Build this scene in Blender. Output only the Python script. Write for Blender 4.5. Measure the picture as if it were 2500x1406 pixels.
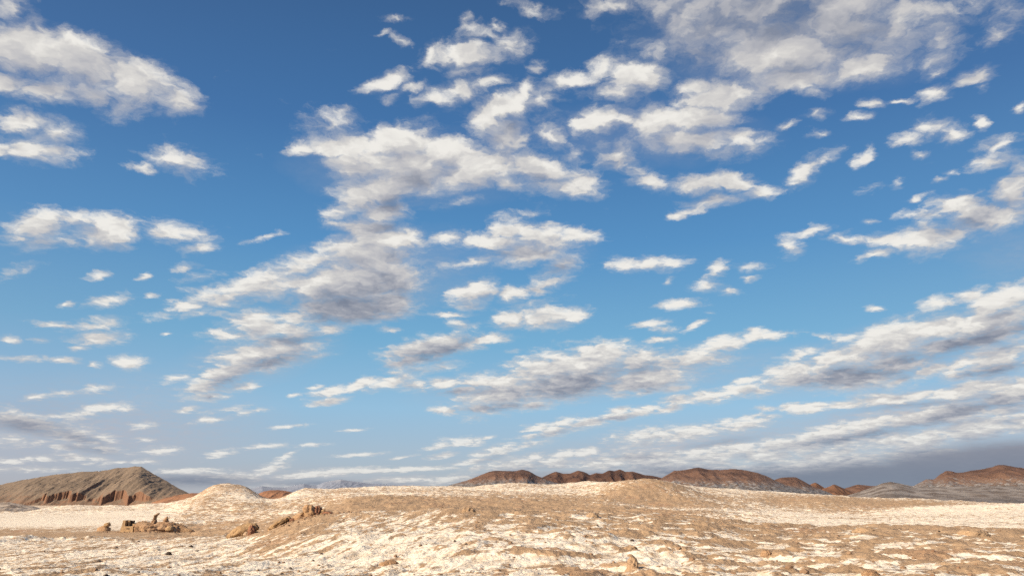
import bpy, bmesh, math, random
import numpy as np

for _o in list(bpy.data.objects):
    bpy.data.objects.remove(_o)

SC = bpy.context.scene
COL = SC.collection

# ------------------------------------------------------------------ camera
F_PX = 1785.0                      # focal length in pixels of the 2500 px wide photograph
PITCH = math.atan((1205 - 703) / F_PX)
EYE = 12.0
cam = bpy.data.cameras.new('camera')
cam.sensor_width = 36.0
cam.lens = 36.0 * F_PX / 2500.0
cam.clip_start = 0.1
cam.clip_end = 120000.0
camo = bpy.data.objects.new('camera', cam)
COL.objects.link(camo)
camo.location = (0, 0, EYE)
camo.rotation_euler = (math.pi / 2 + PITCH, 0, 0)
SC.camera = camo

# ------------------------------------------------------------------ light
SUN_AZ = math.radians(-122.0)      # measured from straight ahead (+Y), towards the left
SUN_EL = math.radians(30.0)
TO_SUN = (math.sin(SUN_AZ) * math.cos(SUN_EL), math.cos(SUN_AZ) * math.cos(SUN_EL), math.sin(SUN_EL))

sun = bpy.data.lights.new('sun', 'SUN')
sun.energy = 5.0
sun.angle = math.radians(0.6)
sun.color = (1.0, 0.82, 0.60)
suno = bpy.data.objects.new('sun', sun)
COL.objects.link(suno)
from mathutils import Vector
suno.rotation_euler = Vector(TO_SUN).to_track_quat('Z', 'Y').to_euler()

SC.view_settings.view_transform = 'Standard'
SC.view_settings.look = 'None'
SC.view_settings.exposure = 0.64
SC.view_settings.gamma = 1.0
SC.view_settings.use_curve_mapping = False
SC.render.engine = 'CYCLES'
SC.cycles.max_bounces = 5
SC.cycles.diffuse_bounces = 3
SC.cycles.use_denoising = False
SC.cycles.volume_bounces = 1
SC.cycles.use_light_tree = False
SC.cycles.use_adaptive_sampling = True
SC.cycles.adaptive_threshold = 0.012
SC.cycles.adaptive_min_samples = 4

# ------------------------------------------------------------------ sky
CQ = 0.17


def px_dir(px, py):
    """world direction of a point of the sky, from where it stands in the photograph"""
    a = (px - 1250.0) / F_PX
    b = (703.0 - py) / F_PX
    cp, sp = math.cos(PITCH), math.sin(PITCH)
    v = (a, cp - b * sp, sp + b * cp)
    n = math.sqrt(v[0] ** 2 + v[1] ** 2 + v[2] ** 2)
    return v[0] / n, v[1] / n, v[2] / n


def sky_q(px, py):
    """position on the cloud deck (the deck bends down to the horizon)"""
    d = px_dir(px, py)
    k = max(d[2], 0.0) + CQ
    return d[0] / k, d[1] / k


def deck_ellipse(cx, cy, rx, ry, rot):
    q0 = np.array(sky_q(cx, cy))
    h = 2.0
    J = np.array([(np.array(sky_q(cx + h, cy)) - np.array(sky_q(cx - h, cy))) / (2 * h),
                  (np.array(sky_q(cx, cy + h)) - np.array(sky_q(cx, cy - h))) / (2 * h)]).T
    t = math.radians(rot)
    A = np.array([[math.cos(t) * rx, -math.sin(t) * ry],
                  [-math.sin(t) * rx, -math.cos(t) * ry]])
    U, S, _ = np.linalg.svd(J @ A)
    return q0, S, math.atan2(U[1, 0], U[0, 0])


# clouds: centre x, centre y, half length, half height, tilt, fullness (fullness 1 when left out)
CLOUDS = [
 # upper left bank
 (60,120,150,75,-14,1.1),(200,150,150,70,-20,1.1),(330,200,125,68,-25,1),(425,245,65,50,-20,1),(100,210,150,32,-5,.8),(290,255,80,34,-12,.7),(470,265,40,20,0,.4),
 (30,20,60,25,0,.45),
 (40,300,75,34,-10,1),(125,330,70,36,0,.8),(65,366,110,24,0,.9),
 (440,392,90,34,-10,.75),(350,410,36,12,-10,.6),(455,420,30,26,0,.5),
 (90,550,85,46,8,.95),(265,565,95,48,0,1.2),(180,540,70,28,0,.8),(420,572,75,26,-6,.8),(490,606,45,18,5,.8),(470,570,60,25,-10,.7),(100,585,90,18,0,.6),
 (640,578,48,9,15,.6),(235,673,38,11,8,.8),(50,660,42,12,15,.4),(450,650,38,12,6,.65),(480,673,55,11,10,.4),(355,673,17,8,0,.7),
 (265,735,66,17,12,.75),(165,742,22,7,0,.6),(370,720,16,8,5,.7),(415,735,20,6,0,.5),(405,770,40,12,10,.35),(470,768,40,9,8,.5),
 (230,795,75,20,8,.85),(240,825,80,24,4,.9),(135,792,60,8,-3,.7),(190,850,36,9,0,.8),(20,830,28,14,0,.7),(100,830,22,7,0,.5),
 (65,874,58,8,0,.65),(170,880,42,9,-3,.75),(228,891,18,8,0,.7),(320,886,52,20,0,1.05),(415,815,12,4,0,.5),
 (230,948,50,11,5,.45),(95,966,40,11,8,.45),(262,996,74,13,4,.65),(185,1012,70,11,3,.5),(300,998,28,9,0,.6),
 (60,1030,120,30,-10,.85),(190,1062,95,20,-12,.8),(30,1075,70,20,0,.55),(150,1085,90,15,0,.7),(250,1095,70,14,-8,.7),(350,1040,38,9,3,.55),
 (460,1000,32,9,6,.7),(510,1026,48,9,5,.65),(390,1100,60,13,2,.8),(536,1108,46,12,12,.7),(350,1072,28,7,0,.4),(545,1000,60,8,8,.3),
 # big central cloud, upper part
 (745,362,55,20,8,.8),(800,310,90,34,12,.5),(840,350,110,38,0,1),(970,345,115,50,5,1.2),(1000,400,160,60,-5,1.2),(1090,380,120,48,-4,1.1),(870,405,85,46,0,1),
 (940,460,95,46,5,1.1),(930,515,85,42,0,1),(835,520,55,22,0,.9),(820,550,34,14,0,.5),(1200,395,110,48,-8,1),(1310,410,110,45,-12,1),(1415,440,64,34,-16,1),(1320,455,110,22,-3,.8),
 (1220,330,75,55,10,1),(1225,265,95,42,8,1),(1293,225,32,36,10,1),(1330,245,46,26,10,.6),(1350,330,50,46,0,.45),(1395,375,36,24,-20,.5),
 (1130,222,104,20,14,.85),(1155,200,60,18,5,.6),(1155,135,100,34,4,1.05),(1245,115,52,36,30,.6),(1060,140,40,30,20,.5),(1150,175,60,20,0,.5),
 (1160,70,36,12,-15,.5),(1225,65,22,10,0,.55),(1135,50,20,13,0,.55),(1205,85,40,14,-10,.4),(1305,160,18,10,0,.4),
 (940,200,70,30,8,.95),(1002,218,38,16,15,.7),(960,248,20,14,0,.6),(958,35,34,13,5,.7),(970,90,30,16,-15,.65),(930,78,18,10,0,.5),(1020,295,30,10,15,.35),(830,285,40,16,35,.4),
 (1310,15,50,16,-10,.5),(1110,495,60,9,14,.45),(1280,520,60,10,12,.35),(1255,540,40,9,10,.4),
 # right hand cluster
 (1395,192,80,28,10,.9),(1465,160,42,28,25,.8),(1560,190,85,45,0,1.05),(1500,225,90,28,0,.6),(1450,297,75,38,8,1.1),(1520,300,50,30,0,.8),(1600,300,95,45,8,1.2),(1710,290,115,40,6,1.2),(1690,345,125,34,0,1.1),(1800,335,85,34,-8,.95),(1855,335,36,24,0,.7),(1770,365,80,18,3,.5),
 (1510,385,50,42,0,.8),(1760,240,150,42,8,1),(1690,215,90,28,5,.7),(1860,225,60,34,25,.8),
 # dark overhead bank, upper right
 (1740,70,190,90,0,1.25),(1900,130,200,80,-5,1.25),(2060,60,230,90,5,1.3),(2150,95,150,64,10,1.1),(1950,195,140,44,8,1.05),(2110,165,120,46,18,1),(2290,90,62,62,30,1.05),(1640,110,95,50,0,.8),(1620,20,170,34,0,.7),(2250,20,200,50,0,.9),(1850,20,300,60,0,1.1),(1470,8,60,16,0,.5),
 (2380,185,58,27,15,1),(2275,225,48,22,8,.7),(2440,85,40,20,35,.55),(2440,20,60,40,0,.4),(2290,165,40,12,30,.4),(2395,215,22,12,20,.5),
 (2140,250,38,13,8,.8),(2200,245,26,9,0,.65),(2100,290,38,11,15,.75),(2000,230,40,15,-10,.65),(2000,278,26,13,0,.6),(1922,305,34,12,20,.8),(1995,335,20,8,10,.6),(2270,312,55,22,10,.85),(2330,325,42,22,8,.95),(2215,337,46,18,10,.85),(2391,297,22,15,0,.8),(2260,370,22,8,10,.6),(2490,262,26,9,20,.7),
 (2110,388,30,21,20,.95),(2005,392,50,14,35,.65),(1965,418,44,25,35,1),(1945,445,40,18,10,.7),
 (1585,442,66,26,-8,.95),(1560,425,40,20,0,.7),(1700,452,100,28,0,1),(1790,450,70,28,-4,1.05),(1860,470,64,22,8,1.1),(1750,488,85,22,8,.95),(1690,515,55,13,15,.8),(1655,527,30,13,10,.9),
 (2455,345,60,20,15,.85),(2425,396,66,26,5,.9),(2485,405,40,36,0,.8),(2480,470,70,50,0,1),(2345,502,90,32,8,1),(2270,522,66,18,6,.85),(2410,530,120,40,8,1),(2228,525,46,14,5,.7),(2250,580,120,28,8,.95),(2185,592,56,20,-4,1),(2140,622,50,13,15,.85),(2300,600,56,13,8,.8),(2130,535,20,10,0,.65),(2195,440,22,12,40,.5),(2120,457,36,13,15,.55),(2290,437,24,10,10,.6),(2245,482,24,8,15,.6),(2330,420,20,8,10,.45),
 (1970,570,60,16,12,.95),(1925,605,30,26,20,.75),(2080,585,54,13,0,.75),(2040,578,30,8,20,.5),
 (1578,648,80,18,0,.95),(1635,685,20,8,20,.4),(1745,660,38,25,30,.9),(1735,697,38,16,0,.9),(1782,710,22,13,0,.7),(1830,650,42,11,0,.5),(1836,680,24,7,5,.6),
 (1660,742,60,14,3,.9),(1590,790,46,12,6,.8),(1615,806,36,12,0,.8),(1610,828,42,9,8,.8),(1695,795,38,8,22,.8),(1520,835,20,9,10,.7),(2140,750,24,9,0,.7),(1730,765,14,5,0,.5),
 (900,560,90,40,0,1.1),(880,480,80,60,20,.9),(700,780,120,24,4,.9),(690,840,100,30,5,1.0),(1010,430,120,60,0,1.1),(1150,430,150,40,0,1.0),(1180,290,60,60,0,.8),
 # big central cloud, lower part
 (950,590,100,42,0,1.2),(860,618,90,34,12,1),(900,625,140,56,0,1.2),(770,635,95,24,6,.9),(860,690,190,66,4,1.3),(640,700,150,28,12,1),(530,728,110,20,8,.95),(960,680,85,60,0,1.2),(850,755,170,46,0,1.25),(950,740,80,46,0,1.2),(720,660,70,26,10,1),(610,770,60,12,5,.55),(540,770,36,8,5,.6),
 (640,812,120,22,4,1),(560,820,76,18,4,.95),(740,808,100,20,0,1.05),(620,865,130,36,12,1.1),(700,850,110,30,8,1.1),(560,910,115,32,18,1.1),(660,885,110,28,12,1),(500,945,74,22,12,1),(510,968,66,13,2,.9),(765,870,46,8,8,.7),(430,925,50,10,15,.4),(590,945,60,12,10,.7),
 (1090,585,56,16,2,.85),(1200,592,110,28,0,1.1),(1330,578,125,24,-4,1.1),(1430,585,50,12,0,.8),(1290,620,120,30,5,1.1),(1165,640,66,13,8,.8),(1370,650,64,28,15,.95),(1155,712,70,30,18,1.1),(1140,745,50,18,5,.9),(1250,712,84,18,5,1),(1340,690,64,18,15,.9),(1090,768,64,11,0,.8),(1130,792,44,13,-10,.75),
 (1320,772,105,22,4,1.15),(1250,792,55,17,10,.9),(955,805,34,8,0,.7),(1290,745,60,14,10,.4),
 (1060,850,140,34,8,1.2),(1000,880,85,24,12,1.1),(1190,828,76,16,6,1),(1020,905,90,12,8,.7),(1250,855,20,6,8,.6),
 # long streets low in the middle
 (880,943,125,16,10,1.05),(800,980,66,12,10,1),(770,945,24,7,8,.7),(722,965,20,6,8,.6),(1080,940,110,20,0,1.05),(1200,950,130,22,5,1.1),(1330,905,150,32,10,1.15),(1460,880,140,30,4,1.15),(1640,880,120,22,5,1),(1760,848,115,24,16,1.1),(1885,820,66,12,8,.85),(1400,945,240,36,5,1.2),(1200,992,150,16,3,1.05),(1580,955,90,13,6,1),(1700,975,215,15,9,1.1),(1480,1020,200,14,10,1.1),(1350,1052,95,13,12,.95),(1150,1020,40,12,0,.4),
 # bright bank on the right
 (2440,735,110,36,22,1.2),(2380,718,50,20,10,1.1),(2285,742,66,17,10,1),(2300,790,160,34,17,1.25),(2150,838,160,30,16,1.2),(2010,892,130,20,12,1.1),(1900,912,100,13,10,1),(1945,868,70,14,16,1),(2420,790,150,40,18,1.2),(2010,820,24,8,0,.6),(2070,825,40,14,10,.8),
 (2300,850,200,26,14,1.1),(2080,915,190,26,8,1.05),(2430,868,140,24,16,1.15),(2280,907,120,16,13,1.1),(2440,895,140,22,10,1),
 (2200,972,270,15,6,1.05),(2400,948,150,18,10,1.1),(2480,965,80,24,5,1),(1985,992,140,12,4,1),
 (2080,1050,210,20,11,1.1),(2330,1000,200,26,12,1.1),(1690,1052,170,20,9,1.1),(1830,1022,80,10,8,.8),(2370,1050,220,34,12,1.2),(2170,1075,150,20,12,1.15),(2460,1010,120,26,10,1.1),
 (1900,1088,150,22,8,1.05),(2050,1085,130,22,8,1.1),(1210,1103,74,20,14,1.1),(1080,1112,44,9,10,.85),(1370,1108,90,17,6,1.05),(1400,1135,150,17,3,1),(1700,1108,140,18,6,1.05),(1560,1085,70,13,8,.9),(1600,1130,180,22,2,1),(1250,1135,120,16,8,1),(1160,1125,70,12,12,.9),(1880,1120,180,24,3,1.1),
 (2250,1120,320,50,3,1.4),(2400,1150,300,60,0,1.6),(2000,1150,300,40,0,1.4),(1700,1150,250,28,0,1.2),(1450,1165,250,18,0,1.1),
 (120,1120,130,10,2,.7),(300,1128,90,7,2,.6),(640,1090,60,7,6,.6),(760,1085,50,5,4,.5),(880,1110,70,6,4,.6),(700,1040,50,6,6,.5),(860,1050,40,5,6,.45),(1130,1080,80,9,8,.7),(60,1145,150,9,0,.6),(610,1005,45,8,8,.55),(150,960,60,8,5,.5),(1000,1145,160,8,3,.8),(1290,1085,70,10,8,.8),(1500,1120,140,12,5,.9),(1800,1140,160,12,3,.8),
 (660,1145,60,16,22,.75),(690,1118,50,8,25,.6),(860,1150,200,11,2,.9),(760,1160,150,10,3,.85),(960,1172,140,11,3,.95),(1100,1170,120,14,8,.9),(460,1150,110,9,2,.8),(560,1165,150,14,0,.9),(980,1115,40,4,8,.5),(1040,1145,50,6,5,.6),(420,1175,200,16,0,.9),(840,1185,300,12,0,.9),
]
# thick parts whose lit side is turned away: centre, half axes, tilt, depth
THICK = [
 (180,60,420,200,-14,.22),(2480,100,300,200,0,.3),(1200,-40,700,160,0,.2),(60,900,300,300,0,.18),
 (1900,30,560,150,0,.75),(2060,110,200,90,0,.45),(1750,200,150,50,10,.35),(1720,130,150,60,0,.45),(1510,390,56,44,0,.5),(1700,375,120,22,0,.25),(1730,440,120,24,0,.45),(1700,480,90,22,10,.35),
 (960,490,110,60,0,.5),(900,560,110,36,0,.4),(1250,350,90,40,0,.3),(1330,430,80,34,-10,.3),(1000,440,120,40,0,.25),
 (850,750,210,60,0,.75),(930,700,140,70,0,.45),(700,735,150,24,5,.35),(730,830,110,20,5,.6),(680,880,140,34,12,.5),(560,930,130,30,16,.4),(850,650,120,30,0,.2),
 (1280,615,150,22,3,.4),(1370,655,64,28,15,.4),(1190,722,90,16,10,.3),(1300,705,80,14,8,.35),
 (1060,855,150,34,8,.85),(980,885,80,20,12,.5),(1140,955,140,16,3,.5),(1400,945,260,38,5,.6),(1560,900,200,26,6,.45),(1200,998,160,14,3,.5),(1480,1024,150,10,10,.6),(1360,1056,80,9,12,.4),
 (2360,840,230,30,17,.85),(2100,915,230,32,8,.85),(2200,880,160,26,14,.6),(2430,905,140,18,10,.8),(2250,985,250,10,6,.5),(2340,1005,240,20,12,.85),(2130,1058,200,16,10,.8),(1980,1080,160,14,8,.6),
 (2450,1120,240,60,6,1.05),(2250,1160,400,60,2,1.05),(1900,1160,300,30,0,.85),(1650,1150,260,24,0,.6),(1430,1160,260,18,0,.55),(1250,1150,160,14,5,.5),(1200,1120,60,10,14,.5),(1560,1115,120,12,3,.55),(1760,1080,120,12,8,.5),
 (60,1035,130,30,-10,.65),(190,1068,110,18,-12,.65),(230,1098,90,13,-8,.6),(90,215,160,26,-5,.35),(180,600,200,14,0,.2),(470,1172,220,20,0,.75),(800,1178,300,14,0,.6),
 (2430,500,150,60,6,.5),(2330,560,140,30,8,.5),(2480,440,60,30,0,.3),
]
# even veil of thin far cloud low in the sky
# rain dark cloud standing in front, low on the right
CURTAIN = [(2420,1140,460,66,4,1.5),(2150,1168,460,46,2,1.25),(1750,1170,300,28,2,.8),(1300,1172,300,22,2,.4),(60,1040,170,26,-8,.35),(450,1175,260,22,0,.5),(850,1182,260,12,0,.4)]
VEIL = [(250,1060,520,140,0,.75),(1000,420,330,110,-3,.42),(900,690,330,120,8,.5),(620,880,240,80,14,.45),(1450,925,540,70,6,.55),(2150,870,430,85,14,.6),(2200,1010,500,60,9,.7),(1650,1090,640,52,6,.7),(1250,610,230,50,0,.3),(1900,110,420,150,0,.5),(1600,330,330,90,0,.3),(1500,1165,500,34,0,.7),(600,1170,700,40,0,.6),(60,1090,330,120,0,.5),(2500,620,200,110,0,.22)]



def puffs(lst):
    """long streets of cloud are rows of separate puffs"""
    rnd = random.Random(5)
    res = []
    for e in lst:
        cx, cy, rx, ry, rot, s_ = e
        if rx < 80 or rx < 4.2 * ry or cy > 1140:
            res.append(e)
            continue
        n = min(6, max(3, int(rx / (ry * 2.2))))
        t = math.radians(rot)
        for i in range(n):
            u = -1 + (2 * i + 1) / n + rnd.uniform(-.10, .10)
            w = rnd.uniform(-.35, .35) * ry
            k = rnd.uniform(.75, 1.5) * (1 - 0.35 * abs(u))
            res.append((cx + u * rx * math.cos(t) - w * math.sin(t), cy - u * rx * math.sin(t) - w * math.cos(t),
                        rx / n * 1.9 * k, ry * 1.2 * k, rot + rnd.uniform(-8, 8), s_ * rnd.uniform(.8, 1.15)))
    return res


CLOUDS = puffs([e[:5] + (e[5] * (0.66 if e[0] > 1550 and e[1] < 130 else 1.5 if e[2] * e[3] > 3500 else 1.2 if e[2] * e[3] > 1600 else 1.45 if e[1] > 920 and e[0] < 1150 else 1.05),) for e in CLOUDS])
world = bpy.data.worlds.new('World')
SC.world = world
world.use_nodes = True
world.cycles.sampling_method = 'MANUAL'
world.cycles.sample_map_resolution = 256
WT = world.node_tree
WT.nodes.clear()


def nd(tree, kind, ins=None, **kw):
    n = tree.nodes.new(kind)
    for k, v in kw.items():
        setattr(n, k, v)
    for k, v in (ins or {}).items():
        s = n.inputs[k]
        if hasattr(v, 'node'):
            tree.links.new(v, s)
        else:
            s.default_value = v
    return n


def mth(tree, op, a, b=0.0, c=0.0, clamp=False):
    return nd(tree, 'ShaderNodeMath', {0: a, 1: b, 2: c}, operation=op, use_clamp=clamp).outputs[0]


def vmt(tree, op, a, b=(0, 0, 0), scale=None):
    n = nd(tree, 'ShaderNodeVectorMath', {0: a, 1: b}, operation=op)
    if scale is not None:
        if hasattr(scale, 'node'):
            tree.links.new(scale, n.inputs['Scale'])
        else:
            n.inputs['Scale'].default_value = scale
    return n.outputs['Value'] if op in ('DOT_PRODUCT', 'LENGTH', 'DISTANCE') else n.outputs[0]


def vmt3(tree, op, a, b, c):
    return nd(tree, 'ShaderNodeVectorMath', {0: a, 1: b, 2: c}, operation=op).outputs[0]


def mrange(tree, v, a, b, c=0.0, d=1.0, kind='SMOOTHSTEP'):
    return nd(tree, 'ShaderNodeMapRange', {0: v, 1: a, 2: b, 3: c, 4: d}, interpolation_type=kind).outputs[0]


def mixc(tree, f, a, b, mode='MIX'):
    n = tree.nodes.new('ShaderNodeMix')
    n.data_type = 'RGBA'
    n.blend_type = mode
    for i, v in ((0, f), (6, a), (7, b)):
        if hasattr(v, 'node'):
            tree.links.new(v, n.inputs[i])
        else:
            n.inputs[i].default_value = v
    return n.outputs[2]


def fbm(tree, vec, scale, detail=6.0, rough=0.55, lac=2.0, dist=0.0, dims='3D'):
    return nd(tree, 'ShaderNodeTexNoise', {'Vector': vec, 'Scale': scale, 'Detail': detail, 'Roughness': rough,
                                           'Lacunarity': lac, 'Distortion': dist}, noise_dimensions=dims)


def srgb(r, g, b):
    def f(c):
        c /= 255.0
        return c / 12.92 if c <= 0.04045 else ((c + 0.055) / 1.055) ** 2.4
    return (f(r), f(g), f(b), 1.0)


def field_group(name, lst, k, floor):
    """a node group: how deep a point of the deck lies inside a set of soft ellipses"""
    g = bpy.data.node_groups.new(name, 'ShaderNodeTree')
    g.interface.new_socket('Vector', in_out='INPUT', socket_type='NodeSocketVector')
    g.interface.new_socket('Value', in_out='OUTPUT', socket_type='NodeSocketFloat')
    vec = g.nodes.new('NodeGroupInput').outputs[0]
    acc = mth(g, 'ADD', floor, 0.0)
    for e in lst:
        q0, S, th = deck_ellipse(*e[:5])
        m = nd(g, 'ShaderNodeMapping', {'Vector': vec, 'Location': (q0[0], q0[1], 0), 'Rotation': (0, 0, th),
                                        'Scale': (max(S[0], 1e-4), max(S[1], 1e-4), 1)}, vector_type='TEXTURE').outputs[0]
        d = vmt(g, 'LENGTH', m)
        v = mth(g, 'MULTIPLY_ADD', d, -1.45 * e[5], 1.45 * e[5])
        acc = mth(g, 'SMOOTH_MAX', acc, v, k)
    g.links.new(acc, g.nodes.new('NodeGroupOutput').inputs[0])
    return g


def field(vec, lst, k=0.25, floor=-1.0, after=None):
    acc = None
    full = [e if len(e) > 5 else tuple(e) + (1,) for e in lst]
    for i in range(0, max(len(full), 1), 10):
        g = field_group('cloud_cover', full[i:i + 10], k, floor)
        n = WT.nodes.new('ShaderNodeGroup')
        n.node_tree = g
        # evaluate the groups one after the other (keeps the shader's working memory small)
        prev = acc if acc is not None else after
        WT.links.new(vec if prev is None else vmt3(WT, 'MULTIPLY_ADD', prev, (1e-7, 1e-7, 0), vec), n.inputs[0])
        acc = n.outputs[0] if acc is None else mth(WT, 'SMOOTH_MAX', acc, n.outputs[0], k)
    return acc


def within(lst, lo, hi, reach):
    """the ellipses that can matter between two bearings"""
    res = []
    for e in lst:
        s_ = e[5] if len(e) > 5 else 1
        f = 1 + reach / (1.45 * s_)
        q0, S, th = deck_ellipse(*e[:5])
        ok = False
        for i in range(48):
            t = 2 * math.pi * i / 48
            u, v = math.cos(t) * S[0] * f, math.sin(t) * S[1] * f
            x = q0[0] + u * math.cos(th) - v * math.sin(th)
            y = q0[1] + u * math.sin(th) + v * math.cos(th)
            r = x / max(y, 1e-3)
            m = 0.06 / max(y, 0.2)
            if lo - m < r < hi + m:
                ok = True
        r0 = q0[0] / q0[1]
        if ok or lo < r0 < hi:
            res.append(e)
    return res


def build_sky():
    gen = nd(WT, 'ShaderNodeTexCoord').outputs['Generated']
    dirn = vmt(WT, 'NORMALIZE', gen)
    sep = nd(WT, 'ShaderNodeSeparateXYZ', {0: dirn})
    dz = mth(WT, 'MAXIMUM', sep.outputs[2], 0.0)
    k = mth(WT, 'ADD', dz, CQ)
    q = nd(WT, 'ShaderNodeCombineXYZ', {0: mth(WT, 'DIVIDE', sep.outputs[0], k), 1: mth(WT, 'DIVIDE', sep.outputs[1], k), 2: 0.0}).outputs[0]
    # large and small bends of the outlines
    w1 = vmt(WT, 'SUBTRACT', fbm(WT, q, 6.0, 2.0, 0.5).outputs['Color'], (0.5, 0.5, 0.5))
    w2 = vmt(WT, 'SUBTRACT', fbm(WT, q, 26.0, 4.0, 0.6).outputs['Color'], (0.5, 0.5, 0.5))
    qw = vmt(WT, 'ADD', q, vmt(WT, 'ADD', vmt(WT, 'SCALE', w1, scale=0.07), vmt(WT, 'SCALE', w2, scale=0.05)))
    qw = vmt(WT, 'MULTIPLY', qw, (1, 1, 0))
    # the same cloud a little nearer the sun (up and to the left)
    qs = vmt(WT, 'ADD', vmt(WT, 'SCALE', qw, scale=0.956), (-0.014, 0.0, 0.0))

    # clear air: physical sky, toned to the photograph's exposure
    sky = nd(WT, 'ShaderNodeTexSky', sky_type='NISHITA', sun_disc=False, sun_elevation=SUN_EL, sun_rotation=SUN_AZ,
             altitude=2400.0, air_density=1.0, dust_density=0.6, ozone_density=1.0)
    nish = vmt(WT, 'SCALE', sky.outputs[0], scale=SKY_GAIN)
    tone = nd(WT, 'ShaderNodeValToRGB', {0: dz})
    cr = tone.color_ramp
    stops = ((0.0, (166, 173, 185)), (0.045, (166, 184, 202)), (0.11, (150, 193, 222)), (0.2, (118, 177, 214)), (0.32, (87, 149, 201)),
             (0.46, (67, 119, 175)), (0.62, (57, 97, 146)), (1.0, (46, 80, 128)))
    cr.elements[0].position, cr.elements[0].color = stops[0][0], srgb(*stops[0][1])
    cr.elements[1].position, cr.elements[1].color = stops[-1][0], srgb(*stops[-1][1])
    for p, c in stops[1:-1]:
        cr.elements.new(p).color = srgb(*c)
    bear = mth(WT, 'DIVIDE', sep.outputs[0], mth(WT, 'MAXIMUM', sep.outputs[1], 0.05))
    # the air is clearest straight ahead, duller to both sides
    side = mrange(WT, mth(WT, 'ABSOLUTE', mth(WT, 'ADD', bear, -0.06)), 0.22, 0.95, 0.0, 0.55)
    air0 = mixc(WT, side, tone.outputs[0], vmt(WT, 'MULTIPLY', tone.outputs[0], (1.1, 0.88, 0.88)))
    air0 = mixc(WT, 0.15, air0, nish)
    pale = mrange(WT, dz, 0.0, 0.12, 0.78, 1.0)
    # scattered cloud everywhere the photograph does not show
    wide = mrange(WT, fbm(WT, q, 1.6, 2.0, 0.5).outputs[0], 0.42, 0.66, -0.9, 0.9, 'LINEAR')
    edge = mth(WT, 'MAXIMUM', mrange(WT, mth(WT, 'ABSOLUTE', bear), 0.8, 1.0), mrange(WT, dz, 0.66, 0.76))
    edge = mth(WT, 'MAXIMUM', edge, mrange(WT, sep.outputs[1], 0.05, 0.0))
    wide = mth(WT, 'MULTIPLY_ADD', edge, mth(WT, 'ADD', wide, 1.0), -1.0)
    n1 = mth(WT, 'MULTIPLY', mth(WT, 'SUBTRACT', fbm(WT, qw, 12.0, 10.0, 0.64).outputs[0], 0.53), 2.7)
    n2 = mth(WT, 'SUBTRACT', fbm(WT, qw, 34.0, 8.0, 0.66).outputs[0], 0.5)
    fine = mth(WT, 'MULTIPLY_ADD', n2, 1.7, n1)
    puff = mth(WT, 'SUBTRACT', fbm(WT, qw, 26.0, 3.0, 0.55).outputs[0], 0.5)
    soft = {}
    for nm, v in (('a', qw), ('b', qs)):
        m1 = fbm(WT, v, 12.0, 3.2, 0.6).outputs[0]
        soft[nm] = mth(WT, 'MULTIPLY', mth(WT, 'SUBTRACT', m1, 0.53), 1.7)
    last = None
    slate = mixc(WT, mrange(WT, dz, 0.0, 0.07), srgb(122, 134, 152), srgb(138, 142, 156))

    def sector(lo, hi, last):
        cl = within(CLOUDS, lo, hi, 1.3)
        th = within(THICK, lo, hi, 0.9)
        ve = within(VEIL, lo, hi, 0.9)
        c1 = mth(WT, 'MAXIMUM', field(qw, cl, after=last), wide)
        c2 = mth(WT, 'MAXIMUM', field(qs, cl, after=c1), wide)
        f1 = mth(WT, 'ADD', mth(WT, 'ADD', c1, 0.20), fine)
        s1 = mth(WT, 'ADD', c1, soft['a'])
        thick = mth(WT, 'MAXIMUM', field(qw, th, 0.2, -0.6, c2), 0.0)
        relief = mth(WT, 'MULTIPLY_ADD', mth(WT, 'SUBTRACT', c1, c2), 0.45, mth(WT, 'MULTIPLY', mth(WT, 'SUBTRACT', soft['a'], soft['b']), 1.5))
        # crisp where the sun strikes the edge, torn and thin elsewhere
        crisp = mth(WT, 'MULTIPLY_ADD', mrange(WT, relief, -0.1, 0.5), -0.7, 2.0)
        alpha = mrange(WT, f1, -0.28, crisp)
        lit = mth(WT, 'MULTIPLY_ADD', relief, mrange(WT, s1, 0.0, 1.1, 0.12, 0.36), 0.75)
        lit = mth(WT, 'SUBTRACT', lit, mth(WT, 'MULTIPLY', thick, 0.50))
        lit = mth(WT, 'MULTIPLY_ADD', mrange(WT, s1, 0.4, 2.4), -0.16, lit, clamp=True)
        lit = mth(WT, 'MULTIPLY_ADD', puff, 0.42, lit, clamp=True)
        ramp = nd(WT, 'ShaderNodeValToRGB', {0: lit})
        cr = ramp.color_ramp
        cr.interpolation = 'B_SPLINE'
        cr.elements[0].position = 0.0
        cr.elements[0].color = srgb(116, 126, 146)
        cr.elements[1].position = 1.0
        cr.elements[1].color = srgb(246, 243, 236)
        for p, c in ((0.3, (154, 158, 170)), (0.55, (188, 188, 193)), (0.8, (214, 211, 207))):
            cr.elements.new(p).color = srgb(*c)
        veil = mth(WT, 'MULTIPLY', mth(WT, 'MINIMUM', mth(WT, 'MAXIMUM', field(qw, ve, 0.2, -0.6, thick), 0.0), 1.0), 0.8)
        veil = mth(WT, 'MULTIPLY', veil, mrange(WT, fine, -0.7, 0.6, 0.45, 1.1))
        air = mixc(WT, veil, air0, mixc(WT, thick, srgb(182, 183, 192), srgb(126, 134, 153)))
        # far cloud pales into the air low over the horizon
        out = mixc(WT, mth(WT, 'MULTIPLY', alpha, mth(WT, 'MULTIPLY', pale, 0.97)), air, ramp.outputs[0])
        cu = mth(WT, 'MINIMUM', mth(WT, 'MAXIMUM', field(qw, within(CURTAIN, lo, hi, 0.9), 0.2, -0.6, veil), 0.0), 0.92)
        out = mixc(WT, cu, out, slate)
        bg = nd(WT, 'ShaderNodeBackground', {'Color': out, 'Strength': SKY_LEVEL})
        return bg.outputs[0], veil

    cuts = [-0.45, -0.2, 0.05, 0.3, 0.52]
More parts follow.
